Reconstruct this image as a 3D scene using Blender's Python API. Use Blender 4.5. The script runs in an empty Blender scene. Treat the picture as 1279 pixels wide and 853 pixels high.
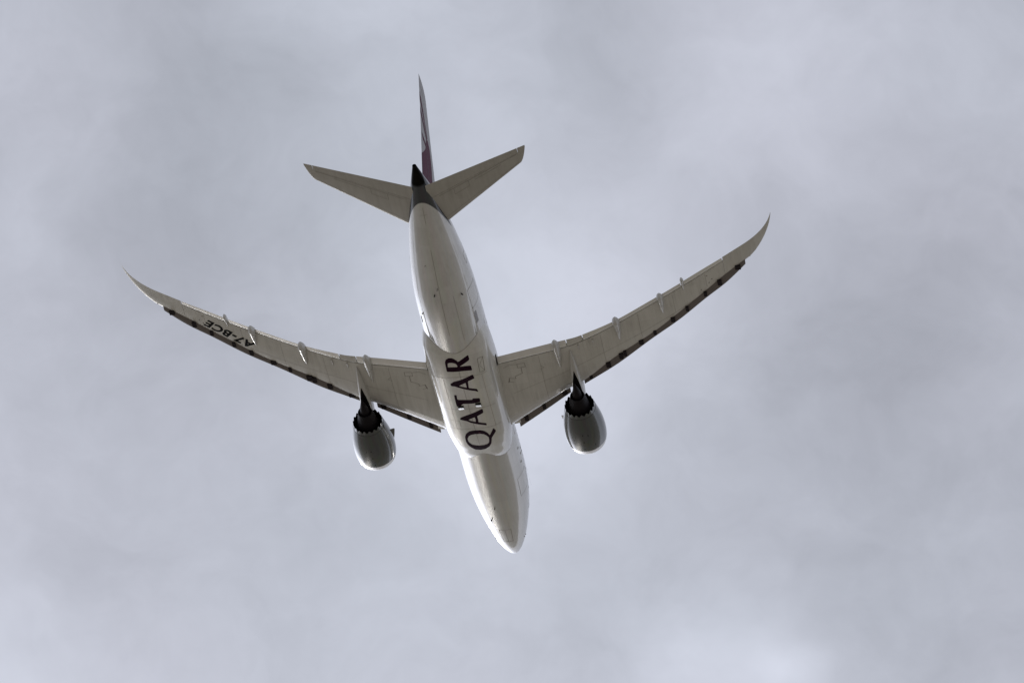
import bpy, bmesh, math, random
from mathutils import Vector, Matrix
from mathutils.geometry import interpolate_bezier
random.seed(7)
S = bpy.context.scene
COL = S.collection

# ------------------------------------------------------------------ camera
CAM_ELEV = math.radians(47.4)
cam_d = bpy.data.cameras.new('camera')
cam_d.sensor_width = 36.0
cam_d.lens = 36.0 * 6798.6 / 1279.0
cam_d.clip_start = 1.0
cam_d.clip_end = 200000.0
cam = bpy.data.objects.new('camera', cam_d)
COL.objects.link(cam)
cam.location = (0, 0, 1.7)
cam.rotation_euler = (math.pi / 2 + CAM_ELEV, 0, 0)
S.camera = cam
RIGHT = Vector((1, 0, 0))
UP = Vector((0, -math.sin(CAM_ELEV), math.cos(CAM_ELEV)))
FWD = Vector((0, math.cos(CAM_ELEV), math.sin(CAM_ELEV)))

def sky_dir(u, v):
    """direction of the sky seen at a spot of the photograph (1279 x 853)"""
    d = RIGHT * ((u - 639.5) / 6798.6) - UP * ((v - 426.5) / 6798.6) + FWD
    return d.normalized()

# ------------------------------------------------------------------ sun and sky
SUN = (RIGHT * -0.35 - UP * 0.48 + FWD).normalized()
SUN_EL = math.asin(SUN.z)
SUN_AZ = math.atan2(SUN.x, SUN.y)          # clockwise from +Y
sl = bpy.data.lights.new('sun', 'SUN')
sl.energy = 1.5
sl.angle = math.radians(10)
sl.color = (1.0, 0.95, 0.87)
so = bpy.data.objects.new('sun', sl)
COL.objects.link(so)
so.rotation_euler = (-SUN).to_track_quat('-Z', 'Y').to_euler()

W = bpy.data.worlds.new('World')
S.world = W
W.use_nodes = True
nt = W.node_tree
nt.nodes.clear()
class NT:
    def __init__(s, nt): s.nt = nt
    def n(s, t, **kw):
        x = s.nt.nodes.new(t)
        for k, v in kw.items():
            if k.startswith('i_'):
                x.inputs[k[2:].replace('_', ' ')].default_value = v
            else: setattr(x, k, v)
        return x
    def l(s, a, b): s.nt.links.new(a, b)
    def val(s, sock, v):
        if isinstance(v, (int, float)): sock.default_value = v
        else: s.l(v, sock)
    def m(s, op, a, b=0.0, c=None, clamp=False):
        x = s.nt.nodes.new('ShaderNodeMath'); x.operation = op; x.use_clamp = clamp
        s.val(x.inputs[0], a); s.val(x.inputs[1], b)
        if c is not None: s.val(x.inputs[2], c)
        return x.outputs[0]
    def vm(s, op, a, b=None):
        x = s.nt.nodes.new('ShaderNodeVectorMath'); x.operation = op
        for i, q in enumerate((a, b)):
            if q is None: continue
            if isinstance(q, (tuple, Vector)): x.inputs[i].default_value = q
            else: s.l(q, x.inputs[i])
        return x
    def noise(s, vec, scale, detail=4, rough=.5, dist=0.0):
        x = s.n('ShaderNodeTexNoise'); x.inputs['Scale'].default_value = scale
        x.inputs['Detail'].default_value = detail; x.inputs['Roughness'].default_value = rough
        x.inputs['Distortion'].default_value = dist
        if vec is not None: s.l(vec, x.inputs['Vector'])
        return x
    def ramp(s, fac, stops):
        x = s.n('ShaderNodeValToRGB'); cr = x.color_ramp
        while len(cr.elements) < len(stops): cr.elements.new(.5)
        for e, (p, c) in zip(cr.elements, stops):
            e.position = p; e.color = c if len(c) == 4 else (*c, 1)
        s.l(fac, x.inputs[0]); return x.outputs[0]
    def mix(s, fac, a, b, blend='MIX'):
        x = s.n('ShaderNodeMix'); x.data_type = 'RGBA'; x.blend_type = blend
        s.val(x.inputs[0], fac)
        for k, q in ((6, a), (7, b)):
            if isinstance(q, tuple): x.inputs[k].default_value = (*q[:3], 1)
            else: s.l(q, x.inputs[k])
        return x.outputs[2]

w = NT(nt)
tc = w.n('ShaderNodeTexCoord')
D = tc.outputs['Generated']
sky = w.n('ShaderNodeTexSky', sky_type='NISHITA', sun_disc=False)
sky.sun_elevation = SUN_EL; sky.sun_rotation = SUN_AZ
bg_sky = w.n('ShaderNodeBackground'); bg_sky.inputs[1].default_value = 0.08
w.l(sky.outputs[0], bg_sky.inputs[0])
# cloud deck: soft fractal layers plus a few broad brighter and darker banks
warp = w.noise(D, 38, 3, .5)
wv = w.vm('SCALE', w.vm('SUBTRACT', warp.outputs['Color'], (.5, .5, .5)).outputs[0]); wv.inputs['Scale'].default_value = .022
Dw = w.vm('ADD', D, wv.outputs[0]).outputs[0]
n1 = w.noise(Dw, 30, 6, .56).outputs[0]
n2 = w.noise(Dw, 95, 5, .55, 0.0).outputs[0]
n3 = w.noise(D, 9, 3, .5).outputs[0]
br = w.m('MULTIPLY_ADD', w.m('SUBTRACT', n1, .5), .34, .975)
br = w.m('ADD', br, w.m('MULTIPLY', w.m('SUBTRACT', n2, .5), .13))
n4 = w.noise(Dw, 230, 6, .6).outputs[0]
br = w.m('ADD', br, w.m('MULTIPLY', w.m('SUBTRACT', n4, .5), .085))
BANKS = [  # where in the sky, how wide (px of the photo), how much
    (500, 20, 150, .18), (950, 90, 170, .08), (720, 90, 75, -.11), (230, 130, 130, -.10),
    (330, 260, 180, -.06), (1150, 280, 120, -.10), (1080, 470, 130, -.05), (1060, 90, 190, .07), (300, 600, 230, -.05), (640, 770, 200, -.06), (620, 500, 150, .24), (70, 730, 120, -.07), (800, 640, 130, -.05),  # strongest bank paints a pale glow round the aircraft, not cloud
    (890, 815, 80, .17), (975, 842, 32, .20), (120, 500, 160, -.05), (760, 380, 120, .09), (60, 60, 120, .05),
    (560, 300, 120, .06), (1230, 80, 140, .06), (300, 720, 200, -.06), (1150, 680, 160, -.04), (620, 620, 130, .05)]
# torn edges of a lower layer
wm = w.n('ShaderNodeMapping'); wm.inputs['Rotation'].default_value = (.2, .1, .7); wm.inputs['Scale'].default_value = (1, 2.1, 1.4); w.l(Dw, wm.inputs[0])
tear = w.noise(wm.outputs[0], 30, 5, .52, 0.0).outputs[0]
tr_ = w.n('ShaderNodeMapRange'); tr_.interpolation_type = 'SMOOTHSTEP'; w.l(tear, tr_.inputs[0])
tr_.inputs[1].default_value = .36; tr_.inputs[2].default_value = .64; tr_.inputs[3].default_value = -.035; tr_.inputs[4].default_value = .03
br = w.m('ADD', br, tr_.outputs[0])
for (u, v, sg, amp) in BANKS:
    d = w.vm('LENGTH', w.vm('SUBTRACT', Dw, sky_dir(u, v)).outputs[0]).outputs['Value']
    k = 1.0 / (sg / 6798.6) ** 2
    g = w.m('EXPONENT', w.m('MULTIPLY', w.m('MULTIPLY', d, d), -k / 2))
    br = w.m('MULTIPLY_ADD', g, amp * 1.4, br)
# broad glow of the veiled sun through the deck
ds = w.vm('DOT_PRODUCT', D, SUN).outputs['Value']
SKY_GLOW = w.m('MULTIPLY', w.m('EXPONENT', w.m('MULTIPLY', w.m('SUBTRACT', ds, 1.0), 26.0)), 6.0)
br = w.m('ADD', br, SKY_GLOW)
# low sky, out of view, brightened for its reflections in the hull
sz = w.n('ShaderNodeSeparateXYZ'); w.l(D, sz.inputs[0])
hz = w.m('MULTIPLY', sz.outputs[2], 3.6)
br = w.m('MULTIPLY', br, w.m('MULTIPLY_ADD', w.m('EXPONENT', w.m('MULTIPLY', w.m('MULTIPLY', hz, hz), -1.0)), .8, 1.0))
tint = w.mix(w.m('MULTIPLY_ADD', w.m('SUBTRACT', n3, .5), 2.2, .5, clamp=True), (.530, .563, .640), (.568, .580, .664))
ccol = w.vm('SCALE', tint); w.l(br, ccol.inputs['Scale'])
bg_cloud = w.n('ShaderNodeBackground'); bg_cloud.inputs[1].default_value = 0.82
w.l(ccol.outputs[0], bg_cloud.inputs[0])
mx = w.n('ShaderNodeMixShader'); mx.inputs[0].default_value = .94
w.l(bg_sky.outputs[0], mx.inputs[1]); w.l(bg_cloud.outputs[0], mx.inputs[2])
wo = w.n('ShaderNodeOutputWorld'); w.l(mx.outputs[0], wo.inputs[0])

S.view_settings.view_transform = 'Standard'
S.view_settings.look = 'None'
S.view_settings.exposure = 0.0
S.view_settings.gamma = 1.0
S.view_settings.use_curve_mapping = False

# ------------------------------------------------------------------ materials
MATS = {}
def mat(name, col, rough=.4, metal=0.0, coat=0.0, dirt=.0, dirt_col=(.10, .085, .06), streak=True, spec=.5, panels=0.0, cior=1.85, build=None, ps=(1.9, 1.1)):
    m = bpy.data.materials.new(name); m.use_nodes = True
    t = NT(m.node_tree); b = m.node_tree.nodes['Principled BSDF']
    b.inputs['Roughness'].default_value = rough; b.inputs['Metallic'].default_value = metal
    b.inputs['Coat Weight'].default_value = coat; b.inputs['Coat Roughness'].default_value = .04; b.inputs['Coat IOR'].default_value = cior
    b.inputs['Specular IOR Level'].default_value = spec
    o = t.n('ShaderNodeTexCoord').outputs['Object']
    c = t.n('ShaderNodeRGB'); c.outputs[0].default_value = (*col, 1); c = c.outputs[0]
    if build: c = build(t, o, c, b)
    if panels:
        mp = t.n('ShaderNodeMapping'); mp.inputs['Scale'].default_value = (1, 1, 1); t.l(o, mp.inputs[0])
        bk = t.n('ShaderNodeTexBrick'); t.l(mp.outputs[0], bk.inputs['Vector'])
        bk.inputs['Scale'].default_value = 1.0; bk.inputs['Mortar Size'].default_value = .012
        bk.inputs['Brick Width'].default_value = ps[0]; bk.inputs['Row Height'].default_value = ps[1]
        bk.inputs['Color1'].default_value = (1, 1, 1, 1); bk.inputs['Color2'].default_value = (.92, .92, .91, 1)
        k = 1 - panels; bk.inputs['Mortar'].default_value = (k, k, k, 1)
        c = t.mix(1.0, c, bk.outputs['Color'], 'MULTIPLY')
    if dirt:
        mp = t.n('ShaderNodeMapping'); mp.inputs['Scale'].default_value = (.12 if streak else .9, 1.3, 1.3); t.l(o, mp.inputs[0])
        a = t.noise(mp.outputs[0], 2.2, 6, .62).outputs[0]
        b2 = t.noise(o, .55, 4, .6).outputs[0]
        f = t.m('MULTIPLY', t.m('SUBTRACT', a, .40, clamp=True), t.m('SUBTRACT', b2, .25, clamp=True))
        f = t.m('MULTIPLY', f, 5 * dirt, clamp=True)
        f = t.m('MINIMUM', f, dirt)
        c = t.mix(f, c, dirt_col)
        rr = t.m('MULTIPLY_ADD', a, .18, max(.02, rough - .08))
        t.l(rr, b.inputs['Roughness'])
    t.l(c, b.inputs['Base Color'])
    MATS[name] = m
    return m

def tail_paint(t, o, c, b):
    """white hull; dark grey painted sides round the tailplane; sooty exhaust end"""
    sp = t.n('ShaderNodeSeparateXYZ'); t.l(o, sp.inputs[0])
    x, y, z = sp.outputs
    g = t.m('ADD', z, t.m('MULTIPLY', t.m('SUBTRACT', x, 52.2), .135))       # wedge: paint line climbs forward
    f1 = t.m('MULTIPLY', t.m('SUBTRACT', g, .12), 25, clamp=True)
    f2 = t.m('MULTIPLY', t.m('SUBTRACT', x, 47.2), 1.2, clamp=True)
    f3 = t.m('MULTIPLY', t.m('SUBTRACT', 1.55, t.m('SUBTRACT', z, t.m('MULTIPLY', t.m('SUBTRACT', x, 52), .12))), 3.0, clamp=True)
    grey = t.m('MULTIPLY', t.m('MULTIPLY', f1, f2), f3)
    c = t.mix(grey, c, (.035, .04, .048))
    s1 = t.m('MULTIPLY', t.m('SUBTRACT', x, 53.75), 4, clamp=True)
    s2 = t.m('MULTIPLY', t.m('SUBTRACT', t.m('MULTIPLY_ADD', x, .36, -18.35), z), 8, clamp=True)
    soot = t.m('MULTIPLY', s1, s2)
    t.l(t.m('SUBTRACT', t.m('MULTIPLY_ADD', grey, -.75, 1.0), soot, clamp=True), b.inputs['Coat Weight'])
    t.l(t.m('MULTIPLY_ADD', soot, -.46, .5), b.inputs['Specular IOR Level'])
    return t.mix(soot, c, (.004, .004, .004))

hull_white = mat('hull_white_paint', (.66, .655, .635), .15, coat=1.0, dirt=.34, panels=.09, build=tail_paint)
fairing_white = mat('fairing_white_paint', (.75, .745, .715), .20, coat=.9, dirt=.36, panels=.12, ps=(2.4, 1.3))
wing_grey = mat('wing_grey_paint', (.70, .69, .655), .45, spec=.3, dirt=.40, panels=.08, ps=(2.2, 1.4))
flap_grey = mat('flap_grey_paint', (.86, .85, .82), .22, coat=.7, dirt=.12)
slat_shaded = mat('slat_shaded_underside', (.20, .178, .172), .5, dirt=.3, streak=False, spec=.15)  # metal grey darkened: the underside's shade is mixed into the colour
slat_dark = mat('slat_track_recess', (.028, .022, .025), .7, spec=.08)
le_white = mat('leading_edge_gloss_paint', (.60, .59, .56), .2, coat=1.0)
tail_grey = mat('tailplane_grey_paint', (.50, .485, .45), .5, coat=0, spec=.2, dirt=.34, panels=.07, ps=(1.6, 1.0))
edge_white = mat('edge_bright_metal', (.85, .84, .82), .5, spec=.2)
fin_grey = mat('fin_grey_paint', (.40, .40, .42), .5, spec=.2, dirt=.1)
maroon = mat('maroon_paint', (.115, .050, .078), .6, spec=.08)
maroon_dark = mat('dark_maroon_letters', (.020, .004, .015), .6, spec=.06)
black_paint = mat('black_letters', (.007, .007, .008), .7, spec=.06)
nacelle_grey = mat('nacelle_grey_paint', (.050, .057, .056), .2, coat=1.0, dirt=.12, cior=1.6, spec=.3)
lip_metal = mat('inlet_lip_polished', (.80, .79, .78), .38, metal=.5)
dark_metal = mat('exhaust_dark_metal', (.006, .005, .006), .6, spec=.06)
core_metal = mat('exhaust_core_metal', (.010, .008, .011), .5, spec=.15)
pylon_grey = mat('pylon_grey_paint', (.56, .55, .525), .3, coat=.25, dirt=.15)
seam = mat('seam_dark', (.27, .25, .22), .6)
black_gap = mat('gap_black', (.006, .006, .006), .7)
glass = mat('window_glass', (.015, .017, .02), .08)
fan_metal = mat('fan_blade', (.05, .05, .055), .3, metal=.8)
vent_white = mat('vent_flap_white', (.88, .87, .84), .25, metal=.7)
lamp_glass = mat('lamp_lens', (.75, .75, .75), .08)

# ------------------------------------------------------------------ helpers
def new_obj(name, bm, mats, parent, smooth=True, sharp=None, flip=False):
    bmesh.ops.recalc_face_normals(bm, faces=bm.faces)
    me = bpy.data.meshes.new(name)
    if sharp is not None:
        for e in bm.edges:
            if len(e.link_faces) == 2 and e.calc_face_angle(0) > sharp: e.smooth = False
    bm.to_mesh(me); bm.free()
    for p in me.polygons: p.use_smooth = smooth
    for m in (mats if isinstance(mats, (list, tuple)) else [mats]): me.materials.append(m)
    o = bpy.data.objects.new(name, me)
    COL.objects.link(o)
    o.parent = parent
    return o

def loft(bm, rings, closed=True, cap0=False, cap1=False, mi=0):
    vs = [[bm.verts.new(p) for p in r] for r in rings]
    n = len(vs[0])
    for a, b in zip(vs, vs[1:]):
        for i in range(n if closed else n - 1):
            j = (i + 1) % n
            try: f = bm.faces.new((a[i], a[j], b[j], b[i])); f.material_index = mi
            except ValueError: pass
    if cap0: f = bm.faces.new(vs[0]); f.material_index = mi
    if cap1: f = bm.faces.new(vs[-1]); f.material_index = mi
    return vs

def interp(x, xs, ys):
    if x <= xs[0]: return ys[0]
    for i in range(1, len(xs)):
        if x <= xs[i]:
            return ys[i - 1] + (ys[i] - ys[i - 1]) * (x - xs[i - 1]) / (xs[i] - xs[i - 1])
    return ys[-1]

def spl(x, xs, ys):
    """monotone-ish cubic Hermite interpolation"""
    if x <= xs[0]: return ys[0]
    if x >= xs[-1]: return ys[-1]
    n = len(xs)
    d = [(ys[i + 1] - ys[i]) / (xs[i + 1] - xs[i]) for i in range(n - 1)]
    def tan(i):
        if i == 0: return d[0]
        if i == n - 1: return d[-1]
        if d[i - 1] * d[i] <= 0: return 0.0
        return 2 * d[i - 1] * d[i] / (d[i - 1] + d[i])
    for i in range(n - 1):
        if x <= xs[i + 1]:
            h = xs[i + 1] - xs[i]; t = (x - xs[i]) / h
            return ((2*t**3 - 3*t*t + 1) * ys[i] + (t**3 - 2*t*t + t) * h * tan(i)
                    + (-2*t**3 + 3*t*t) * ys[i + 1] + (t**3 - t*t) * h * tan(i + 1))

def frange(a, b, n): return [a + (b - a) * i / (n - 1) for i in range(n)]

def draped(loops, fn, maxlen=.25, is_curve=None):
    """flat outline (with holes) laid over a surface fn(p, q) -> Vector"""
    cu = bpy.data.curves.new('tmp', 'CURVE'); cu.dimensions = '2D'; cu.fill_mode = 'BOTH'
    for lp in loops:
        s = cu.splines.new('POLY'); s.points.add(len(lp) - 1); s.use_cyclic_u = True
        for p, (a, b) in zip(s.points, lp): p.co = (a, b, 0, 1)
    o = bpy.data.objects.new('tmp', cu); COL.objects.link(o)
    bm = drape_obj(o, fn, maxlen)
    return bm

def drape_obj(o, fn, maxlen, xf=None):
    dg = bpy.context.evaluated_depsgraph_get(); dg.update()
    me = bpy.data.meshes.new_from_object(o.evaluated_get(dg))
    bm = bmesh.new(); bm.from_mesh(me)
    bpy.data.meshes.remove(me); d = o.data; bpy.data.objects.remove(o); bpy.data.curves.remove(d)
    bmesh.ops.remove_doubles(bm, verts=bm.verts, dist=1e-5)
    for v in bm.verts:
        v.co.z = 0
        if xf: v.co = xf(v.co)
    for _ in range(5):
        es = [e for e in bm.edges if e.calc_length() > maxlen]
        if not es: break
        bmesh.ops.subdivide_edges(bm, edges=es, cuts=1)
        bmesh.ops.triangulate(bm, faces=bm.faces)
    for v in bm.verts: v.co = fn(v.co.x, v.co.y)
    return bm

def chaikin(lp, k=1):
    for _ in range(k):
        out = []
        for i in range(len(lp)):
            a, b = lp[i], lp[(i + 1) % len(lp)]
            out += [(a[0]*.9+b[0]*.1, a[1]*.9+b[1]*.1), (a[0]*.1+b[0]*.9, a[1]*.1+b[1]*.9)]
        lp = out
    return lp

def strip(bm, pts, wdt, mi=0):
    """thin line following pts = [(pos, normal)], wdt wide"""
    vs = []
    for i, (p, n) in enumerate(pts):
        a = pts[max(i - 1, 0)][0]; b = pts[min(i + 1, len(pts) - 1)][0]
        s = (b - a).cross(n).normalized() * wdt / 2
        vs.append((bm.verts.new(p - s), bm.verts.new(p + s)))
    for (a, b), (c, d) in zip(vs, vs[1:]):
        f = bm.faces.new((a, b, d, c)); f.material_index = mi

def box(bm, c, s, mi=0, rot=None):
    M = Matrix.Translation(c) @ (rot.to_4x4() if rot else Matrix()) @ Matrix.Diagonal((*s, 1))
    r = bmesh.ops.create_cube(bm, size=1, matrix=M)
    for f in {f for v in r['verts'] for f in v.link_faces}: f.material_index = mi

# ------------------------------------------------------------------ ground
def ground_mat():
    m = bpy.data.materials.new('dry_airfield_ground'); m.use_nodes = True
    t = NT(m.node_tree); b = m.node_tree.nodes['Principled BSDF']
    o = t.n('ShaderNodeTexCoord').outputs['Object']
    a = t.noise(o, .004, 6, .6).outputs[0]
    v = t.n('ShaderNodeTexVoronoi'); v.inputs['Scale'].default_value = .006; t.l(o, v.inputs['Vector'])
    c = t.ramp(a, [(.30, (.20, .182, .133)), (.46, (.295, .268, .205)), (.60, (.36, .333, .262)), (.75, (.26, .245, .19))])
    c = t.mix(.25, c, v.outputs['Color'], 'SOFT_LIGHT')
    f = t.noise(o, 3.0, 5, .7).outputs[0]
    c = t.mix(.35, c, t.ramp(f, [(.3, (.175, .165, .122)), (.7, (.36, .33, .26))]))
    t.l(c, b.inputs['Base Color']); b.inputs['Roughness'].default_value = .36
    b.inputs['Specular IOR Level'].default_value = .12
    return m
bm = bmesh.new()
R0, N = 60000.0, 64
rings = []
for r in (5, 60, 400, 2500, 12000, R0):
    rings.append([(r * math.cos(2*math.pi*i/N), r * math.sin(2*math.pi*i/N), 0) for i in range(N)])
loft(bm, rings, cap0=True)
g = new_obj('ground', bm, ground_mat(), None, smooth=False)
g['kind'] = 'structure'

# ------------------------------------------------------------------ the airliner
# local axes: x aft from the nose, y to the right wing, z up; metres
jet = bpy.data.objects.new('passenger_jet', None)
COL.objects.link(jet)
jet.empty_display_size = 3
jet['label'] = 'white twin-engine passenger jet with grey wings and maroon lettering climbing under grey clouds'
jet['category'] = 'airplane'
RM = Matrix(((-0.15958, 0.98691, 0.02346), (-0.59775, -0.07769, -0.79791), (-0.78564, -0.14135, 0.60232)))
B = Matrix((( RIGHT.x, -UP.x, FWD.x), (RIGHT.y, -UP.y, FWD.y), (RIGHT.z, -UP.z, FWD.z)))
RW = B @ RM
T0 = Vector(cam.location) + B @ Vector((-4.18887504, 2.27862448, 501.38494519)) - RW @ Vector((28, 0, 0))
jet.matrix_world = Matrix.Translation(T0) @ RW.to_4x4()

# ---- fuselage
FUS = [(-.35,.03,-1.22,-1.28),(-.2,.28,-.98,-1.48),(.15,.53,-.72,-1.70),(.7,.84,-.38,-1.93),(1.6,1.22,.12,-2.19),(2.6,1.56,.76,-2.40),(3.6,1.84,1.42,-2.56),(5,2.16,2.08,-2.73),(6.5,2.44,2.54,-2.85),(8.5,2.69,2.85,-2.93),(10.5,2.83,2.95,-2.965),(12.5,2.885,2.97,-2.97),(36,2.885,2.97,-2.97),(38,2.87,2.97,-2.91),(40,2.82,2.97,-2.72),(43,2.60,2.95,-2.15),(46,2.22,2.88,-1.45),(49,1.74,2.70,-.68),(52,1.14,2.32,.12),(54,.66,1.92,.66),(55.3,.34,1.62,.98),(55.9,.20,1.48,1.10)]
FXS = [r[0] for r in FUS]
def fus(x):
    return tuple(spl(x, FXS, [r[i] for r in FUS]) for i in (1, 2, 3))
def fus_pt(x, th, off=0.0):
    wd, zt, zb = fus(x); zm = (zt + zb) / 2; h = (zt - zb) / 2
    n = Vector((0, math.cos(th) / max(wd, .01), math.sin(th) / max(h, .01))).normalized()
    return Vector((x, wd * math.cos(th), zm + h * math.sin(th))) + n * off, n
bm = bmesh.new()
xs = [-.35, -.33, -.29, -.2, -.08, .1, .3, .55] + frange(.9, 12, 32) + frange(12.8, 36, 30) + frange(36.5, 55.9, 56)
NS = 72
loft(bm, [[fus_pt(x, 2 * math.pi * i / NS)[0] for i in range(NS)] for x in xs], cap0=True)
# belly seams, door outlines and small marks are in the skin
def fus_line(pts, wdt, bmx):
    strip(bmx, [fus_pt(x, th, .012) for x, th in pts], wdt, 1)
def fus_rect(x0, x1, t0, t1, wdt, bmx):
    k = 8
    fus_line([(x0, a) for a in frange(t0, t1, k)], wdt, bmx); fus_line([(x1, a) for a in frange(t0, t1, k)], wdt, bmx)
    fus_line([(a, t0) for a in frange(x0, x1, k)], wdt, bmx); fus_line([(a, t1) for a in frange(x0, x1, k)], wdt, bmx)
rad = math.radians
D = -math.pi / 2
fus_line([(x, D) for x in frange(36.6, 47, 20)], .03, bm)
fus_line([(x, D + .42) for x in frange(35.5, 41.5, 14)], .025, bm)
fus_line([(50.8, a) for a in frange(D - .25, D + .25, 8)], .03, bm)
fus_line([(x, D + .02) for x in frange(49.8, 51.6, 6)], .03, bm)
fus_rect(3.3, 5.6, D - .25, D + .25, .035, bm)            # nose gear doors
fus_line([(x, D) for x in frange(3.3, 5.6, 6)], .03, bm)
fus_rect(9.6, 12.3, rad(-38), rad(-6), .03, bm)           # forward cargo door, right side
fus_rect(38.6, 41.0, rad(-34), rad(-4), .03, bm)          # aft cargo door
for x0 in (5.9, 17.6, 34.3, 43.2):
    fus_rect(x0, x0 + 1.1, rad(-9), rad(33), .035, bm)
    fus_rect(x0, x0 + 1.1, rad(180 + 9), rad(180 - 33), .035, bm)
fuselage = new_obj('fuselage', bm, [hull_white, seam], jet, sharp=rad(60))

def fus_patch(x, th, lx, lt, off=.02, n=5):
    """little raised panel on the hull"""
    bmx = bmesh.new()
    grid = [[fus_pt(x + lx * (i / n - .5), th + lt * (j / n - .5), off)[0] for j in range(n + 1)] for i in range(n + 1)]
    loft(bmx, grid, closed=False)
    return bmx
# cabin windows: one of each kind, then copies
first = None
for side in (1, -1):
    for i in range(45):
        x = 8.0 + i * .80
        if x > 35.5: continue
        if any(a - .35 < x < a + 1.4 for a in (17.6, 34.3)): continue
        if side == 1 and first is None or (side == -1 and i == 0):
            bmx = bmesh.new()
            lp = [(.14 * math.copysign(abs(math.cos(a)) ** .6, math.cos(a)), .24 * math.copysign(abs(math.sin(a)) ** .6, math.sin(a))) for a in frange(0, 2 * math.pi, 25)[:-1]]
            th0 = .245
            vs = []
            for (a, b) in lp:
                p, n = fus_pt(20, (th0 + b / 2.93) if side == 1 else math.pi - (th0 + b / 2.93), .006)
                vs.append(bmx.verts.new((a, p.y, p.z)))
            bmx.faces.new(vs)
            first = new_obj('window', bmx, glass, fuselage)
            first.location.x = x
        else:
            c = first.copy(); COL.objects.link(c); c.parent = fuselage; c.location.x = x
# blade antennas, drain masts, probes
def blade(x, th, lx, h, name, m, t=.05):
    p, n = fus_pt(x, th, -.02)
    bmx = bmesh.new(); tx = Vector((1, 0, 0)); ty = n.cross(tx).normalized()
    def ring(s, hh, sh): return [p + tx * (sh + lx * s * math.cos(a) / 2) + ty * (t * s * math.sin(a) / 2) + n * hh for a in frange(0, 2 * math.pi, 13)[:-1]]
    loft(bmx, [ring(1, 0, 0), ring(.9, h * .5, lx * .15), ring(.6, h, lx * .35)], cap0=True, cap1=True)
    return new_obj(name, bmx, m, fuselage)
for x, th, m in ((42.6, D - .05, seam), (41.9, D - .18, black_paint), (9.4, D - .12, seam), (7.3, D - .38, black_paint), (41.2, D + .72, black_paint)):
    blade(x, th, .30, .28, 'antenna', m)
blade(45.2, D - .35, .16, .14, 'drain_mast', seam, .04); blade(38.9, D - .82, .22, .16, 'drain_mast', seam, .05)
for th in (rad(-28), rad(208), rad(-18)):
    blade(2.6, th, .16, .09, 'air_data_probe', seam, .04)
for (x, th) in ((8.6, rad(-2)), (11.2, rad(4)), (13.6, rad(-14)), (14.3, rad(-5)), (14.7, rad(2)), (15.6, rad(-12)), (13.9, rad(6))):
    new_obj('service_panel', fus_patch(x, th, .22, .08, .015, 2), seam, fuselage)
bmx = fus_patch(37.6, rad(212), .9, .05, .016, 4)
new_obj('outflow_valve', bmx, black_paint, fuselage)
bmx = fus_patch(37.2, rad(-30), 1.5, .13, .012, 4)
new_obj('service_panel', bmx, fin_grey, fuselage)
# exhaust pipe of the auxiliary power unit
bmx = bmesh.new()
def rr(x, r, zc=1.29): return [(x, r * math.cos(a), zc + r * .95 * math.sin(a)) for a in frange(0, 2 * math.pi, 25)[:-1]]
loft(bmx, [rr(55.85, .20), rr(56.02, .185), rr(56.02, .15), rr(55.4, .13)], cap1=True)
new_obj('tail_exhaust', bmx, dark_metal, fuselage, sharp=rad(50))

# ---- belly fairing
BX = [16.5,16.75,17.25,18.1,18.9,20,21.5,23.5,30.5,32.3,33.9,34.5,35.1,35.6]
BB = [-1.7,-2.22,-2.68,-2.92,-3.06,-3.24,-3.36,-3.40,-3.40,-3.26,-2.98,-2.74,-2.38,-1.9]
BW = [2.0,2.25,2.52,2.72,2.83,2.98,3.12,3.16,3.24,3.20,3.12,2.98,2.76,2.45]
ZT, NE = -.5, 3.1
def fair_z(x, y):
    zb = spl(x, BX, BB); wd = spl(x, BX, BW)
    return ZT - (ZT - zb) * max(0., 1 - min(1., abs(y) / wd) ** NE) ** (1 / NE)
def fair_pt(x, y, off=.012):
    e = .02
    z = fair_z(x, y)
    n = Vector((-(fair_z(x + e, y) - fair_z(x - e, y)) / (2 * e), -(fair_z(x, y + e) - fair_z(x, y - e)) / (2 * e), 1)).normalized() * -1
    return Vector((x, y, z)) + n * off
bm = bmesh.new()
NB = 56
rings = []
for x in frange(16.5, 35.6, 110):
    zb = spl(x, BX, BB); wd = spl(x, BX, BW); r = []
    for i in range(NB + 1):
        a = math.pi * i / NB
        r.append((x, wd * math.copysign(abs(math.cos(a)) ** (2 / NE), math.cos(a)), ZT - (ZT - zb) * abs(math.sin(a)) ** (2 / NE)))
    hb = wd - .25
    r += [(x, -hb, ZT + .5), (x, 0, ZT + .7), (x, hb, ZT + .5)]
    rings.append(r)
loft(bm, rings, cap0=True, cap1=True)
def fline(pts, wdt=.035, k=10):
    out = []
    for (a, b), (c, d) in zip(pts, pts[1:]):
        for i in range(k):
            t = i / k; x = a + (c - a) * t; y = b + (d - b) * t
            out.append((fair_pt(x, y), Vector((0, 0, -1))))
    x, y = pts[-1]; out.append((fair_pt(x, y), Vector((0, 0, -1))))
    strip(bm, out, wdt, 1)
fline([(20.2, .02), (33.2, .02)], .03, 40)
for x in (22.9, 26.0, 30.9): fline([(x, -2.45), (x, 2.45)], .028, 24)
for y in (-1.62, 1.98): fline([(22.9, y), (30.9, y)], .025, 20)
fline([(32.95, 1.9), (32.95, 2.38), (31.15, 2.30), (31.15, 1.86), (32.95, 1.9)], .05, 5)
fline([(31.15, 2.3), (32.05, 1.98), (32.95, 2.38)], .03, 5)
fline([(24.2, -2.1), (24.2, -1.2), (23.2, -1.2)], .025, 5)
def hull_z(x, y):
    wd, zt, zb = fus(x)
    return (zt + zb) / 2 - (zt - zb) / 2 * math.sqrt(max(0, 1 - (y / wd) ** 2))
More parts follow.
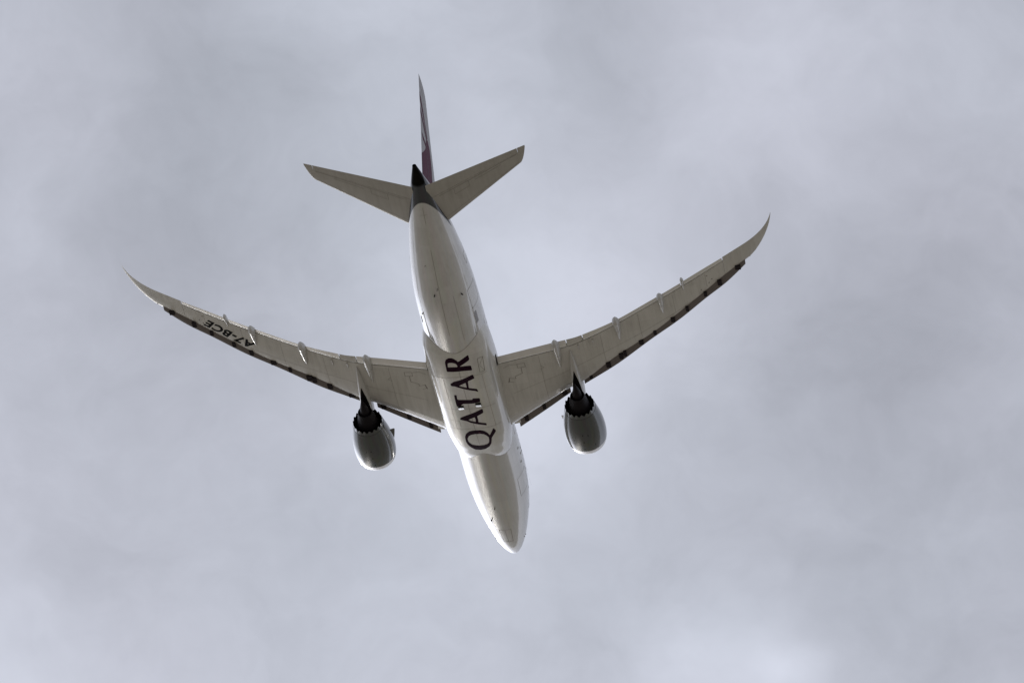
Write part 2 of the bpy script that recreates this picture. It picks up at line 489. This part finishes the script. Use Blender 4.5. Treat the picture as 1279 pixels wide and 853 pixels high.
for rng in ((33.0, 35.55), (19.6, 16.55)):                # joint where the fairing meets the hull
    pts = []
    for y in frange(-2.3, 2.3, 70):
        a_, b_ = rng
        for _ in range(40):
            m_ = (a_ + b_) / 2
            if fair_z(m_, y) < hull_z(m_, y): a_ = m_
            else: b_ = m_
        pts.append((Vector((a_, y, min(fair_z(a_, y), hull_z(a_, y)) - .015)), Vector((0, -y * .2, -1)).normalized()))
    strip(bm, pts, .032 if rng[0] > 30 else .02, 1)
for s_ in (1, -1):                                      # black strip painted for the dark gap at the flap root
    strip(bm, [(Vector((x, s_ * (spl(x, BX, BW) + .02), z)), Vector((0, s_, 0))) for x, z in ((29.7, -1.45), (30.3, -1.35), (31.0, -1.2))], .34, 2)
fairing = new_obj('belly_fairing', bm, [fairing_white, seam, black_gap], jet, sharp=rad(60))
LET = {
'R' : [[(31.73, -1.1), (31.68, -0.36), (31.71, 0.6), (31.67, 1.24), (32.29, 1.22), (32.32, 0.66), (32.3, 0.15), (33.04, 1.21), (33.66, 1.18), (32.91, 0.13), (33.1, 0.01), (33.32, -0.18), (33.44, -0.39), (33.46, -0.67), (33.28, -0.94), (32.99, -1.06), (32.69, -1.08), (32.32, -1.08)], [(32.74, -0.86), (32.85, -0.79), (32.88, -0.64), (32.86, -0.38), (32.74, -0.14), (32.57, -0.04), (32.4, -0.0), (32.27, -0.05), (32.3, -0.43), (32.3, -0.91)]] ,
'A' : [[(29.93, -1.09), (30.28, -0.7), (30.43, -0.11), (31.1, 1.19), (30.52, 1.27), (30.2, 0.59), (29.48, 0.53), (29.15, 0.5), (28.9, 1.2), (28.62, 1.27), (28.45, 1.22), (28.62, 1.02), (28.86, 0.45), (29.11, -0.03), (29.35, -0.43), (29.55, -0.7), (29.63, -1.03)], [(29.6, -0.34), (29.81, -0.0), (29.98, 0.35), (29.47, 0.34), (29.24, 0.33), (29.37, 0.01)]] ,
'T' : [[(28.23, -1.03), (28.21, -0.79), (27.48, -0.84), (27.33, 0.54), (27.54, 0.57), (27.45, 1.23), (26.89, 1.2), (26.77, 0.54), (26.82, -0.42), (26.71, -0.56), (26.44, -0.79), (26.46, -1.06), (27.19, -1.06)]] ,
'a' : [[(24.6, -1.1), (24.82, -0.82), (25.03, -0.39), (25.24, 0.13), (25.82, 1.21), (25.2, 1.21), (24.78, 0.54), (24.23, 0.55), (23.83, 0.51), (23.56, 1.17), (23.4, 1.22), (23.22, 1.16), (23.38, 0.83), (23.55, 0.37), (23.87, -0.23), (24.1, -0.46), (24.26, -0.78), (24.38, -1.07)], [(24.31, -0.36), (24.52, 0.01), (24.64, 0.3), (24.26, 0.32), (23.91, 0.28), (24.07, -0.07)]] ,
'Q' : [[(21.6, -1.12), (22.04, -0.98), (22.32, -0.78), (22.52, -0.55), (22.59, -0.27), (22.61, -0.0), (22.57, 0.52), (22.37, 0.84), (22.11, 1.01), (21.91, 1.11), (21.58, 1.21), (22.39, 1.61), (22.54, 1.72), (22.03, 1.86), (21.13, 1.31), (20.63, 1.22), (20.14, 1.1), (19.63, 0.82), (19.25, 0.4), (19.13, -0.06), (19.26, -0.53), (19.66, -0.81), (20.21, -1.07), (20.83, -1.17)], [(21.34, -0.92), (21.76, -0.74), (21.95, -0.47), (22.02, -0.1), (22.0, 0.33), (21.9, 0.67), (21.65, 0.89), (21.29, 1.05), (20.77, 1.02), (20.36, 0.92), (20.14, 0.69), (20.02, 0.4), (19.99, -0.0), (20.08, -0.34), (20.26, -0.67), (20.63, -0.87), (20.99, -0.94)]]}
bm = bmesh.new()
for k, lps in LET.items():
    b2 = draped([chaikin(l, 1) for l in lps], lambda x, y: fair_pt(x, y, .014), .2)
    me = bpy.data.meshes.new('t'); b2.to_mesh(me); b2.free(); bm.from_mesh(me); bpy.data.meshes.remove(me)
new_obj('lettering', bm, maroon_dark, fairing)
# two open vent flaps in the belly
for (x, y) in ((26.28, -.7), (26.50, .95)):
    bmx = bmesh.new()
    z = fair_z(x, y); h = .25; dp = .17
    P = lambda dx, dy, dz: bmx.verts.new((x + dx, y + dy, z + dz))
    a1, a2, b1, b2 = P(-.42, -h, .02), P(-.42, h, .02), P(.12, h, -dp), P(.12, -h, -dp)
    c1, c2 = P(.30, h, .02), P(.30, -h, .02)
    bmx.faces.new((a1, a2, b1, b2))
    for q in ((b1, b2, c2, c1), (a1, b2, c2), (a2, c1, b1)): bmx.faces.new(q).material_index = 1
    new_obj('vent_flap', bmx, [vent_white, black_gap], fairing, smooth=False)
# small beacon under the belly
bmx = bmesh.new()
bmesh.ops.create_uvsphere(bmx, u_segments=12, v_segments=8, radius=.11, matrix=Matrix.Translation((22.2, .35, fair_z(22.2, .35))))
new_obj('beacon_light', bmx, maroon, fairing)

# ---- wings
ZY = [0,3.1,6,8.77,10.4,12.1,14.58,18.9,21.1,24.95,26.96,28.4,29.3,29.85]
ZZ = [-1.95,-1.58,-1.18,-.80,-.53,-.25,.16,.97,1.47,2.48,3.05,3.58,4.0,4.32]
def zw(y): return spl(abs(y), ZY, ZZ)
LEY = [0, 3.70,7.27,9.12,10.4,13.92,18.1,21.95,24.75,26.81, 27.68,28.54,29.23,29.66,29.85]     # fixed leading edge
LEX = [18.2, 20.55,22.98,24.15,24.80,27.52,30.10,33.03,35.12,36.45, 37.05,38.15,39.42,40.60,41.45]
TEY = [0,3.2,6.5,8.8,10.4,12.1,14.3,17.9,21,23,25,26.25,27.75,28.74,29.36,29.77,29.85]
TEX = [30.3,30.62,31.05,31.34,31.45,31.9,32.68,34.45,35.98,36.95,37.85,38.45,39.15,39.85,40.55,41.35,41.60]
GPY = [0,3.04,10.2,10.93,12.43,14.92,18.71,21.36,24.92,25.05]
GPX = [29.1,29.47,30.37,30.59,31.15,32.3,34.2,35.5,37.25,37.3]
def lex(y): return spl(y, LEY, LEX)
def tex(y): return spl(y, TEY, TEX)
def gpx(y): return interp(y, GPY, GPX)
def tc_(y): return interp(y, [0, 3, 10, 20, 27, 29.85], [.125, .12, .105, .095, .085, .05])
def thick(s):
    s = max(0., min(1., s))
    return 2 * 5 * (.2969 * math.sqrt(s) - .126 * s - .3516 * s * s + .2843 * s**3 - .1036 * s**4)
def wing_z(y, s, up):
    c = tex(y) - lex(y); t = c * tc_(y)
    cam_ = zw(y) + .5 * t - .16 * t * max(0, (s - .55) / .45) ** 1.5 - .12 * t * max(0, (.3 - s) / .3) ** 2
    return cam_ + (.5 if up else -.5) * t * thick(s)
def wing_low(x, y, off=.012):
    y = abs(y); s = (x - lex(y)) / (tex(y) - lex(y))
    return wing_z(y, s, False) - off
SS = [0, .004, .012, .026, .05, .085, .13, .19, .27, .36, .46, .56, .66, .75, .83, .90, .95, 1.0]
HAS_FLAP = 25.0

def wing_ring(y, flapped, sg):
    x0, x1 = lex(y), tex(y); c = x1 - x0
    P = []
    if flapped:
        sg_ = (gpx(y) - x0) / c                       # lower skin ends at the flap gap
        su = min(1, sg_ + .055)                       # spoilers overhang above the flap
        low = [s * sg_ for s in frange(0, 1, 18)]
        low = [sg_ * (i / 17) ** 1.7 for i in range(18)]
        upp = [su * (i / 17) ** 1.7 for i in range(18)]
        for s in upp[::-1]: P.append((x0 + c * s, sg * y, wing_z(y, s, True)))
        for s in low[1:]: P.append((x0 + c * s, sg * y, wing_z(y, s, False)))
        zu, zl = wing_z(y, su, True), wing_z(y, sg_, False)
        P.append((x0 + c * sg_, sg * y, zu - .03 if zu - .03 > zl else zl + .01))
    else:
        low = [(i / 18) ** 1.7 for i in range(19)]
        upp = [(i / 17) ** 1.7 for i in range(18)]
        for s in upp[::-1]: P.append((x0 + c * s, sg * y, wing_z(y, s, True) + (.01 if s == 1 else 0)))
        for s in low[1:]: P.append((x0 + c * s, sg * y, wing_z(y, s, False)))
    return P

def build_wing(sg):
    bm = bmesh.new()
    ys = frange(1.5, 24.98, 60)
    loft(bm, [wing_ring(y, True, sg) for y in ys], cap0=True, cap1=True)
    ys2 = [25.0, 25.5, 26.1, 26.7, 27.2, 27.6, 28.0, 28.35, 28.7, 29.0, 29.25, 29.45, 29.6, 29.72, 29.80, 29.845]
    loft(bm, [wing_ring(y, False, sg) for y in ys2], cap0=True, cap1=True)
    # bright nose strip of the fixed leading edge
    for f in bm.faces:
        c = f.calc_center_median(); y = abs(c.y)
        if 3 < y < 29.7:
            s = (c.x - lex(y)) / max(.1, tex(y) - lex(y))
            if y < 10 and s < .16: f.material_index = 2
    # seams of the lower skin
    def wline(pts, wdt, k=8):
        out = []
        for (a, b), (c, d) in zip(pts, pts[1:]):
            for i in range(k + 1):
                t = i / k; x = a + (c - a) * t; y = b + (d - b) * t
                out.append((Vector((x, sg * y, wing_low(x, y))), Vector((0, 0, -1))))
        strip(bm, out, wdt, 1)
    wline([(29.15, 5.6), (28.6, 5.6), (28.6, 4.9), (29.15, 4.9), (29.15, 5.6)], .04)
    wline([(29.1, 4.9), (29.2, 4.2), (28.9, 3.6)], .03)
    wline([(28.6, 5.2), (27.8, 5.2), (27.5, 4.5), (27.2, 4.5)], .05)
    wline([(27.2, 4.5), (27.4, 3.9), (26.9, 3.9), (26.7, 4.3)], .035)
    wline([(27.4, 3.95), (26.8, 3.8)], .09)
    wline([(28.4, 7.0), (28.1, 7.3), (27.9, 6.9)], .03)
    for q in frange(3.6, 9.6, 3)[:0]: pass
    wline([(25.2, 4.0), (26.9, 9.0), (28.0, 11.5), (30.0, 16), (32.3, 20.5), (34.9, 25)], .022, 12)
    for y in (7.0, 12.9, 16.6, 20.0, 23.2): wline([(lex(y) + .5, y), (gpx(y) - .2, y)], .02)
    for (x, y) in ((34.9, 23.4), (35.3, 23.7), (35.9, 23.3), (34.2, 22.6)): wline([(x, y), (x + .1, y + .08)], .10, 2)
    wing = new_obj('wing', bm, [wing_grey, seam, le_white], jet, sharp=rad(38))

    # flaps and aileron nested under the spoilers
    def flap(name, y0, y1, m, n=18, drop=.06):
        b = bmesh.new(); rings = []
        for y in frange(y0, y1, n):
            x0 = gpx(y) + .10; x1 = tex(y); c = x1 - x0
            sl_ = (gpx(y) - lex(y)) / (tex(y) - lex(y))
            zl = wing_z(y, sl_, False) + .03; zte = wing_z(y, 1, False) - drop
            th = min(.30, .26 * c) * (1 if y < 10 else .85)
            r = []
            K = 14
            for i in range(K):                                           # top, aft to fore
                s = 1 - i / (K - 1); s = s ** 1.6
                r.append((x0 + c * s, sg * y, zl + (zte - zl) * s + th * (.62 * thick(s)) * (1 - .2 * s) + .012))
            for i in range(1, K):
                s = (i / (K - 1)) ** 1.6
                r.append((x0 + c * s, sg * y, zl + (zte - zl) * s - th * .34 * thick(s) + .10 * th * math.sin(math.pi * s)))
            rings.append(r)
        loft(b, rings, cap0=True, cap1=True)
        return new_obj(name, b, m, wing, sharp=rad(40))
    flap('flap', 3.22, 9.72, flap_grey)
    flap('flaperon', 9.80, 11.25, wing_grey, 8)
    flap('flap', 11.33, 20.9, flap_grey, 26)
    flap('aileron', 20.98, 24.93, flap_grey, 14, .03)

    # extended slats: inboard one, five outboard
    SFY = [3.74,6.6,9.1,10.48,13.75,17.32,20.3,22.9,25.0,26.93]
    SFX = [19.72,21.78,23.62,24.42,26.52,29.05,31.05,33.0,34.47,36.12]
    SRX = [20.62,22.60,24.28,24.95,27.55,29.80,31.95,33.85,35.45,36.72]
    def slat(y0, y1, tracks):
        b = bmesh.new(); rings = []
        for y in frange(y0, y1, 12):
            xf = spl(y, SFY, SFX); xr = spl(y, SFY, SRX); c = xr - xf; zq = wing_z(y, 0, True)
            zl = zq - .02 - .10 * c
            r = []
            h = .30 * c
            for t_ in frange(0, 1, 9):          # underside, rear to front
                r.append((xr - c * t_, sg * y, zl - .16 * c * math.sin(math.pi * t_ * .55) + .05 * c))
            for a in frange(0, 1, 8)[1:]:       # nose and top, front to rear
                ang = math.pi * (1 - a * .5)
                r.append((xf + c * .98 * (1 + math.cos(ang)), sg * y, zl - .11 * c + h * max(0, math.sin(ang)) ** .8 + .02))
            r.append((xr + .02, sg * y, zl + h * .78))
            r.append((xf + c * .45, sg * y, zl + h * .25))
            rings.append(r)
        loft(b, rings, cap0=True, cap1=True)
        bmesh.ops.recalc_face_normals(b, faces=b.faces)
        for f in b.faces:
            if f.normal.x < -.55 and f.normal.z > -.5: f.material_index = 2  # paler nose faces: sunlight on the slat front put into the colour
        for y in tracks:                          # dark openings where the track arms run
            for yy in (y,):
                xf = spl(yy, SFY, SFX); xr = spl(yy, SFY, SRX); c = xr - xf; zl = wing_z(yy, 0, True) - .02 - .10 * c
                box(b, Vector((xr - c * .36, sg * yy, zl - .09 * c)), (c * .72, .26 + .30 * random.random(), .10 * c + .05), 1)
        return new_obj('slat', b, [slat_shaded, slat_dark, flap_grey], wing, sharp=rad(40))
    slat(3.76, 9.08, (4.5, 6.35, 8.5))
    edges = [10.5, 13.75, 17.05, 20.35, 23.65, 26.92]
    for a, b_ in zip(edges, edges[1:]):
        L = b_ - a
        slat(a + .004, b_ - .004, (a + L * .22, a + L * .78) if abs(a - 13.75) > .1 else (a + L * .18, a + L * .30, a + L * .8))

    # flap track fairings
    def canoe(y, x0, xs_, x1, wd, dep, cut=True):
        def prof(t): return (math.sin(math.pi * min(1, t * .62 + .02)) ** .8) if t < .85 else math.sin(math.pi * (.85 * .62 + .02)) ** .8 * max(0, 1 - (t - .85) / .15) ** .55
        def part(xa, xb, nm, m):
            b = bmesh.new(); rings = []
            for x in frange(xa, xb, 14):
                t = (x - x0) / (x1 - x0); q = max(.03, prof(t))
                yy = y
                lx0 = min(x, tex(yy) - .05)
                zt = wing_low(lx0, yy, -.12) if x < tex(yy) else wing_low(tex(yy) - .05, yy, .0)
                drop = max(0, x - (xs_)) * .10
                zb = dep * q + .12
                r = []
                for i in range(15):
                    a = math.pi * i / 14
                    r.append((x, sg * (yy + wd / 2 * q * math.cos(a)), zt - drop - zb * max(0, math.sin(a)) ** .8))
                rings.append(r)
            loft(b, rings, cap0=True, cap1=True)
            return new_obj(nm, b, m, wing, sharp=rad(50))
        a = part(x0, xs_ - (.03 if cut else -.0), 'flap_track_fairing', pylon_grey)
        if cut:
            f2 = part(xs_ + .03, x1, 'fairing_tail', pylon_grey)
            f2.parent = a
    canoe(8.77, 27.7, 29.85, 31.95, .70, .62)
    canoe(14.58, 30.0, 31.75, 33.5, .66, .58)
    canoe(18.9, 32.4, 33.9, 35.45, .60, .52)
    canoe(21.1, 34.8, 35.7, 36.8, .32, .28)
    canoe(12.12, 29.85, 30.8, 32.2, .26, .22, False)
    canoe(10.75, 29.6, 30.4, 31.7, .26, .22, False)
    # navigation lamp in the tip, landing lamp in the root
    b = bmesh.new()
    bmesh.ops.create_uvsphere(b, u_segments=12, v_segments=8, radius=.07, matrix=Matrix.Translation((lex(27.4) + .03, sg * 27.4, wing_z(27.4, 0, False))))
    new_obj('navigation_lamp', b, lamp_glass, wing)
    b = bmesh.new()
    y = 3.55
    loft(b, [[(lex(y) - .12 + .25 * i, sg * (y - .25 + .3 * j), wing_z(y, .02, False) - .03 + .05 * j) for j in (0, 1, 2)] for i in (0, 1, 2)], closed=False)
    new_obj('landing_lamp', b, lamp_glass, wing)
    return wing

wing_right = build_wing(1)
wing_left = build_wing(-1)

# registration under the left wing
cu = bpy.data.curves.new('tmp', 'FONT'); cu.body = 'A7-BCE'; cu.size = 1.0; cu.space_character = 1.10; cu.offset = .038
to = bpy.data.objects.new('tmp', cu); COL.objects.link(to)
base0 = Vector((32.62, -19.0)); dirb = Vector((35.12, -22.50)) - Vector((32.80, -19.33)); dirb.normalize()
upb = Vector((-.78, -.62)).normalized()
def regxf(v):
    k = 1.20
    q = base0 + dirb * (v.x * k * 1.14) + upb * (v.y * k * 1.2)
    return Vector((q.x, q.y, 0))
bm = drape_obj(to, lambda x, y: Vector((x, y, wing_low(x, y, .014))), .3, regxf)
REG = new_obj('registration', bm, black_paint, wing_left)

# ---- tailplane
def tail_surface(sg):
    def LX(y): return 47.75 + (y - .9) * .782 if y < 9.2 else 47.75 + 8.3 * .782 + ((y - 9.2) / .72) ** 2 * 1.55 + (y - 9.2) * .8
    def TX(y): return 53.9 + (y - .9) * .2915
    def HX(y): return LX(min(y, 9.3)) + (TX(y) - LX(min(y, 9.3))) * .70
    def Z(y): return .74 + (y - .9) * .1585
    def zz(y, s, up):
        c = TX(y) - LX(y); t = .095 * c
        return Z(y) + .5 * t * (.55 if up else -.45) * 2 * thick(s) * .5 * (1.0)
    def ring(y, a, b):
        x0 = LX(y); c = TX(y) - x0; P = []
        ss = [a + (b - a) * (i / 14) ** 1.5 for i in range(15)]
        for s in ss[::-1]: P.append((x0 + c * s, sg * y, zz(y, s, True) + .004))
        for s in (ss[1:] if a == 0 else ss): P.append((x0 + c * s, sg * y, zz(y, s, False) - .004))
        return P
    bm = bmesh.new()
    ys = frange(.3, 9.2, 24)
    loft(bm, [ring(y, 0, .70) for y in ys], cap0=True, cap1=True)
    ysb = [9.2, 9.3, 9.4, 9.5, 9.6, 9.7, 9.8, 9.87, 9.91]
    loft(bm, [ring(y, 0, 1) for y in ysb], cap0=True, cap1=True)
    for f in bm.faces:
        c = f.calc_center_median(); y = abs(c.y)
        if (c.x - LX(y)) / (TX(y) - LX(y)) < .018: f.material_index = 1
    def line(pts, wdt):
        out = []
        for (a, b), (c, d) in zip(pts, pts[1:]):
            for i in range(7):
                t = i / 6; x = a + (c - a) * t; y = b + (d - b) * t; s = (x - LX(y)) / (TX(y) - LX(y))
                out.append((Vector((x, sg * y, zz(y, s, False) - .016)), Vector((0, 0, -1))))
        strip(bm, out, wdt, 2)
    P = lambda s, y: (LX(y) + s * (TX(y) - LX(y)), y)
    line([P(.66, y) for y in (1.6, 3, 4.5, 6, 7.5, 9)], .035)
    line([P(.66, 3.0), P(.50, 3.0), P(.50, 4.4), P(.66, 4.4)], .03)
    line([P(.58, 5.0), P(.58, 7.5)], .03)
    line([P(.12, y) for y in (1.6, 3, 5, 7, 9)], .02)
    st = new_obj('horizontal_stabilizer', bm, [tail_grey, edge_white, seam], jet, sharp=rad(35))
    b = bmesh.new()
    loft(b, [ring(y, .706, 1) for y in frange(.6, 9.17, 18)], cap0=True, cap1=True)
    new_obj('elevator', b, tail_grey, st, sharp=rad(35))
    return st
tail_surface(1); tail_surface(-1)

# ---- fin
FZ = [1.6, 2.7, 3.4, 6.5, 9.0, 11.2, 11.5, 11.72, 11.86, 11.92]
FL = [41.3, 43.0, 44.4, 47.4, 50.0, 52.25, 52.7, 53.3, 54.1, 55.2]
FT = [51.6, 52.0, 52.25, 53.45, 54.42, 55.55, 55.68, 55.78, 55.86, 55.92]
def fin_y(x, z):
    l, t = interp(z, FZ, FL), interp(z, FZ, FT); s = (x - l) / (t - l)
    return .5 * .095 * (t - l) * thick(s)
def fin_ring(z, a, b):
    l, t = interp(z, FZ, FL), interp(z, FZ, FT)
    ss = [a + (b - a) * (i / 14) ** 1.5 for i in range(15)]
    P = [(l + (t - l) * s, fin_y(l + (t - l) * s, z) + .003, z) for s in ss[::-1]]
    return P + [(l + (t - l) * s, -fin_y(l + (t - l) * s, z) - .003, z) for s in (ss[1:] if a == 0 else ss)]
bm = bmesh.new()
loft(bm, [fin_ring(z, 0, .68) for z in frange(1.6, 11.1, 26)], cap0=True, cap1=True)
loft(bm, [fin_ring(z, 0, 1) for z in (11.1, 11.2, 11.35, 11.5, 11.62, 11.72, 11.8, 11.86, 11.92)], cap0=True, cap1=True)
for f in bm.faces:
    c = f.calc_center_median(); l, t = interp(c.z, FZ, FL), interp(c.z, FZ, FT)
    if (c.x - l) / (t - l) < .02: f.material_index = 1
fin = new_obj('vertical_fin', bm, [fin_grey, edge_white], jet, sharp=rad(35))
bm = bmesh.new()
loft(bm, [fin_ring(z, .686, 1) for z in frange(2.35, 11.06, 22)], cap0=True, cap1=True)
rudder = new_obj('rudder', bm, fin_grey, fin, sharp=rad(35))
# painted maroon animal-head emblem: body patch with thin curved horns, on both sides
MARK = [
    [(1, 5.2), (.78, 6.35), (.70, 7.3), (.56, 7.7), (.44, 7.3), (.42, 6.4), (.46, 5), (.50, 4), (.52, 3.0), (.72, 2.75), (1, 2.75)],
    [(1, 10.5), (.96, 10.45), (.76, 9.5), (.56, 7.75), (.62, 7.6), (.80, 8.9), (1, 9.9)],
    [(1, 9.35), (.80, 8.5), (.62, 7.5), (.68, 7.4), (.84, 8.1), (1, 8.8)],
    [(.95, 7.25), (.74, 6.9), (.76, 6.6), (.92, 6.75)]]
for sg in (1, -1):
    for which in ('fin', 'rudder'):
        bm = bmesh.new()
        lo, hi = (0, .676) if which == 'fin' else (.690, .995)
        for lp in MARK:
            def f_(s, z):
                l, t = interp(z, FZ, FL), interp(z, FZ, FT); x = l + (t - l) * s
                return Vector((x, sg * (fin_y(x, z) + .012), z))
            b2 = draped([lp], lambda s, z: Vector((s, z, 0)), .12)
            geom = b2.verts[:] + b2.edges[:] + b2.faces[:]
            bmesh.ops.bisect_plane(b2, geom=geom, plane_co=(lo, 0, 0), plane_no=(1, 0, 0), clear_inner=True)
            geom = b2.verts[:] + b2.edges[:] + b2.faces[:]
            bmesh.ops.bisect_plane(b2, geom=geom, plane_co=(hi, 0, 0), plane_no=(1, 0, 0), clear_outer=True)
            for v in b2.verts: v.co = f_(v.co.x, v.co.y)
            me = bpy.data.meshes.new('t'); b2.to_mesh(me); b2.free(); bm.from_mesh(me); bpy.data.meshes.remove(me)
        new_obj('emblem', bm, maroon, fin if which == 'fin' else rudder)

# ---- engines
EX, EY, EZ = 18.55, 9.93, -2.45          # inlet lip plane
def build_engine(sg):
    NR = 144
    tilt = rad(2.0)
    def cir(x, r, wob=0.0, fl=1.0):
        P = []
        for i in range(NR):
            a = 2 * math.pi * i / NR
            k = 1.0 if math.sin(a) > 0 else fl
            xx = x + (wob * (.5 * math.cos(2 * math.pi * i * 18 / NR)) if wob else 0)
            P.append(Vector((EX + xx, sg * (EY + r * math.cos(a)), EZ + r * k * math.sin(a) - math.tan(tilt) * (xx - 2.5) * -1)))
        return P
    b = bmesh.new()
    OUT = [(.0, 1.50), (.03, 1.575), (.10, 1.645), (.22, 1.715), (.42, 1.785), (.8, 1.865), (1.3, 1.915), (1.9, 1.925), (2.6, 1.885), (3.3, 1.80), (4.0, 1.665), (4.6, 1.525), (4.95, 1.44)]
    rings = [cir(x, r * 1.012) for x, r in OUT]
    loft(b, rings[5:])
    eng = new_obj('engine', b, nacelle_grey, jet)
    b = bmesh.new()
    loft(b, [cir(.9, 1.36), cir(.5, 1.37), cir(.2, 1.40), cir(.06, 1.44)] + rings[:6])
    new_obj('inlet_lip', b, lip_metal, eng)
    b = bmesh.new()
    loft(b, [cir(.9, 1.36), cir(1.6, 1.42), cir(2.0, 1.43)])
    new_obj('inlet_duct', b, fin_grey, eng)
    # saw-tooth fan nozzle, with its dark inner duct
    b = bmesh.new()
    R5 = cir(5.38, 1.37, .29)
    loft(b, [cir(4.95, 1.44), cir(5.12, 1.41), R5])
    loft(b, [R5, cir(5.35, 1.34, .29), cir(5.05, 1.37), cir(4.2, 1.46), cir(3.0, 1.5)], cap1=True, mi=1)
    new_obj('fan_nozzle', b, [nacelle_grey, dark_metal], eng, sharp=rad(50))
    b = bmesh.new()
    loft(b, [cir(3.0, 1.12), cir(4.2, 1.10), cir(5.2, .98), cir(6.1, .80), cir(6.75, .66), cir(6.75, .61), cir(6.2, .60)], cap1=True)
    new_obj('core_cowl', b, core_metal, eng, sharp=rad(50))
    b = bmesh.new()
    loft(b, [cir(6.0, .50), cir(6.7, .47), cir(7.4, .34), cir(8.0, .18), cir(8.4, .06), cir(8.45, .01)], cap1=True)
    new_obj('exhaust_plug', b, core_metal, eng)
    # fan: hub and blades
    b = bmesh.new()
    loft(b, [cir(.95, .02), cir(1.1, .16), cir(1.4, .32), cir(1.8, .42)], cap0=True)
    C0 = Vector((EX + 1.7, sg * EY, EZ))
    for k in range(18):
        a = 2 * math.pi * k / 18; rings = []
        for r_, tw in ((.38, .5), (.8, .8), (1.38, 1.1)):
            d = Vector((0, math.cos(a), math.sin(a))); p = Vector((0, -math.sin(a), math.cos(a)))
            ch = (Vector((1, 0, 0)) * math.cos(tw) + p * math.sin(tw)) * .19
            nn = ch.cross(d).normalized() * .012
            rings.append([C0 + d * r_ - ch, C0 + d * r_ + nn, C0 + d * r_ + ch, C0 + d * r_ - nn])
        loft(b, rings, cap0=True, cap1=True)
    new_obj('fan', b, fan_metal, eng, sharp=rad(40))
    # strake on the inboard shoulder
    b = bmesh.new()
    a0 = rad(158)
    d = Vector((0, sg * math.cos(a0), math.sin(a0)))
    C1 = Vector((EX, sg * EY, EZ))
    loft(b, [[C1 + Vector((x, 0, 0)) + d * (r_ - .05) + Vector((0, .02, .02)), C1 + Vector((x, 0, 0)) + d * (r_ - .05) - Vector((0, .02, .02)), C1 + Vector((x, 0, 0)) + d * (r_ + h)] for x, r_, h in ((1.5, 1.92, .02), (2.2, 1.91, .20), (2.85, 1.86, .38), (3.0, 1.84, .34), (3.05, 1.83, .02))], cap0=True, cap1=True)
    new_obj('strake', b, nacelle_grey, eng, sharp=rad(40))
    # small latch marks and drain on the cowl belly
    for x, a in ((1.2, -92), (2.2, -90), (3.1, -90), (3.0, -75), (1.5, -60)):
        a = rad(a); r_ = spl(x, [q[0] for q in OUT], [q[1] for q in OUT]); b = bmesh.new()
        box(b, C1 + Vector((x, sg * r_ * math.cos(a), r_ * math.sin(a) + .035 * (x - 2.5))), (.16, .07, .05), 0)
        new_obj('cowl_latch', b, black_paint, eng, smooth=False)
    # pylon
    b = bmesh.new(); rings = []
    for x, hw, zt, zb in ((20.9, .06, -.72, -.78), (21.6, .26, -.45, -.95), (22.8, .40, -.20, -1.2), (23.9, .44, -.02, -1.35), (24.8, .44, -.05, -1.55), (25.6, .43, -.05, -1.52), (26.6, .38, -.05, -1.36), (27.6, .31, -.05, -1.16), (28.6, .22, -.05, -.94), (29.3, .14, -.1, -.78), (29.85, .03, -.2, -.62)):
        r = []
        for (a, q) in ((-1, 1), (-1, .5), (-1, .18), (-.55, .03), (0, 0), (.55, .03), (1, .18), (1, .5), (1, 1)):
            r.append((x, sg * EY + hw * a, zb + (zt - zb) * q))
        rings.append(r)
    loft(b, rings, cap0=True, cap1=True)
    pyl = new_obj('pylon', b, pylon_grey, eng, sharp=rad(50))
    b = bmesh.new(); rings = []
    for x, hw, zt, zb in ((23.4, .40, -1.2, -1.75), (24.6, .42, -1.45, -1.78), (25.4, .38, -1.42, -1.66), (26.3, .26, -1.34, -1.50), (27.1, .10, -1.22, -1.30), (27.5, .02, -1.17, -1.2)):
        rings.append([(x, sg * EY + hw * a, zb + (zt - zb) * q) for a, q in ((-1, 1), (-1, .4), (-.5, 0), (.5, 0), (1, .4), (1, 1))])
    loft(b, rings, cap0=True, cap1=True)
    new_obj('heat_shield', b, dark_metal, pyl, sharp=rad(50))
build_engine(1); build_engine(-1)
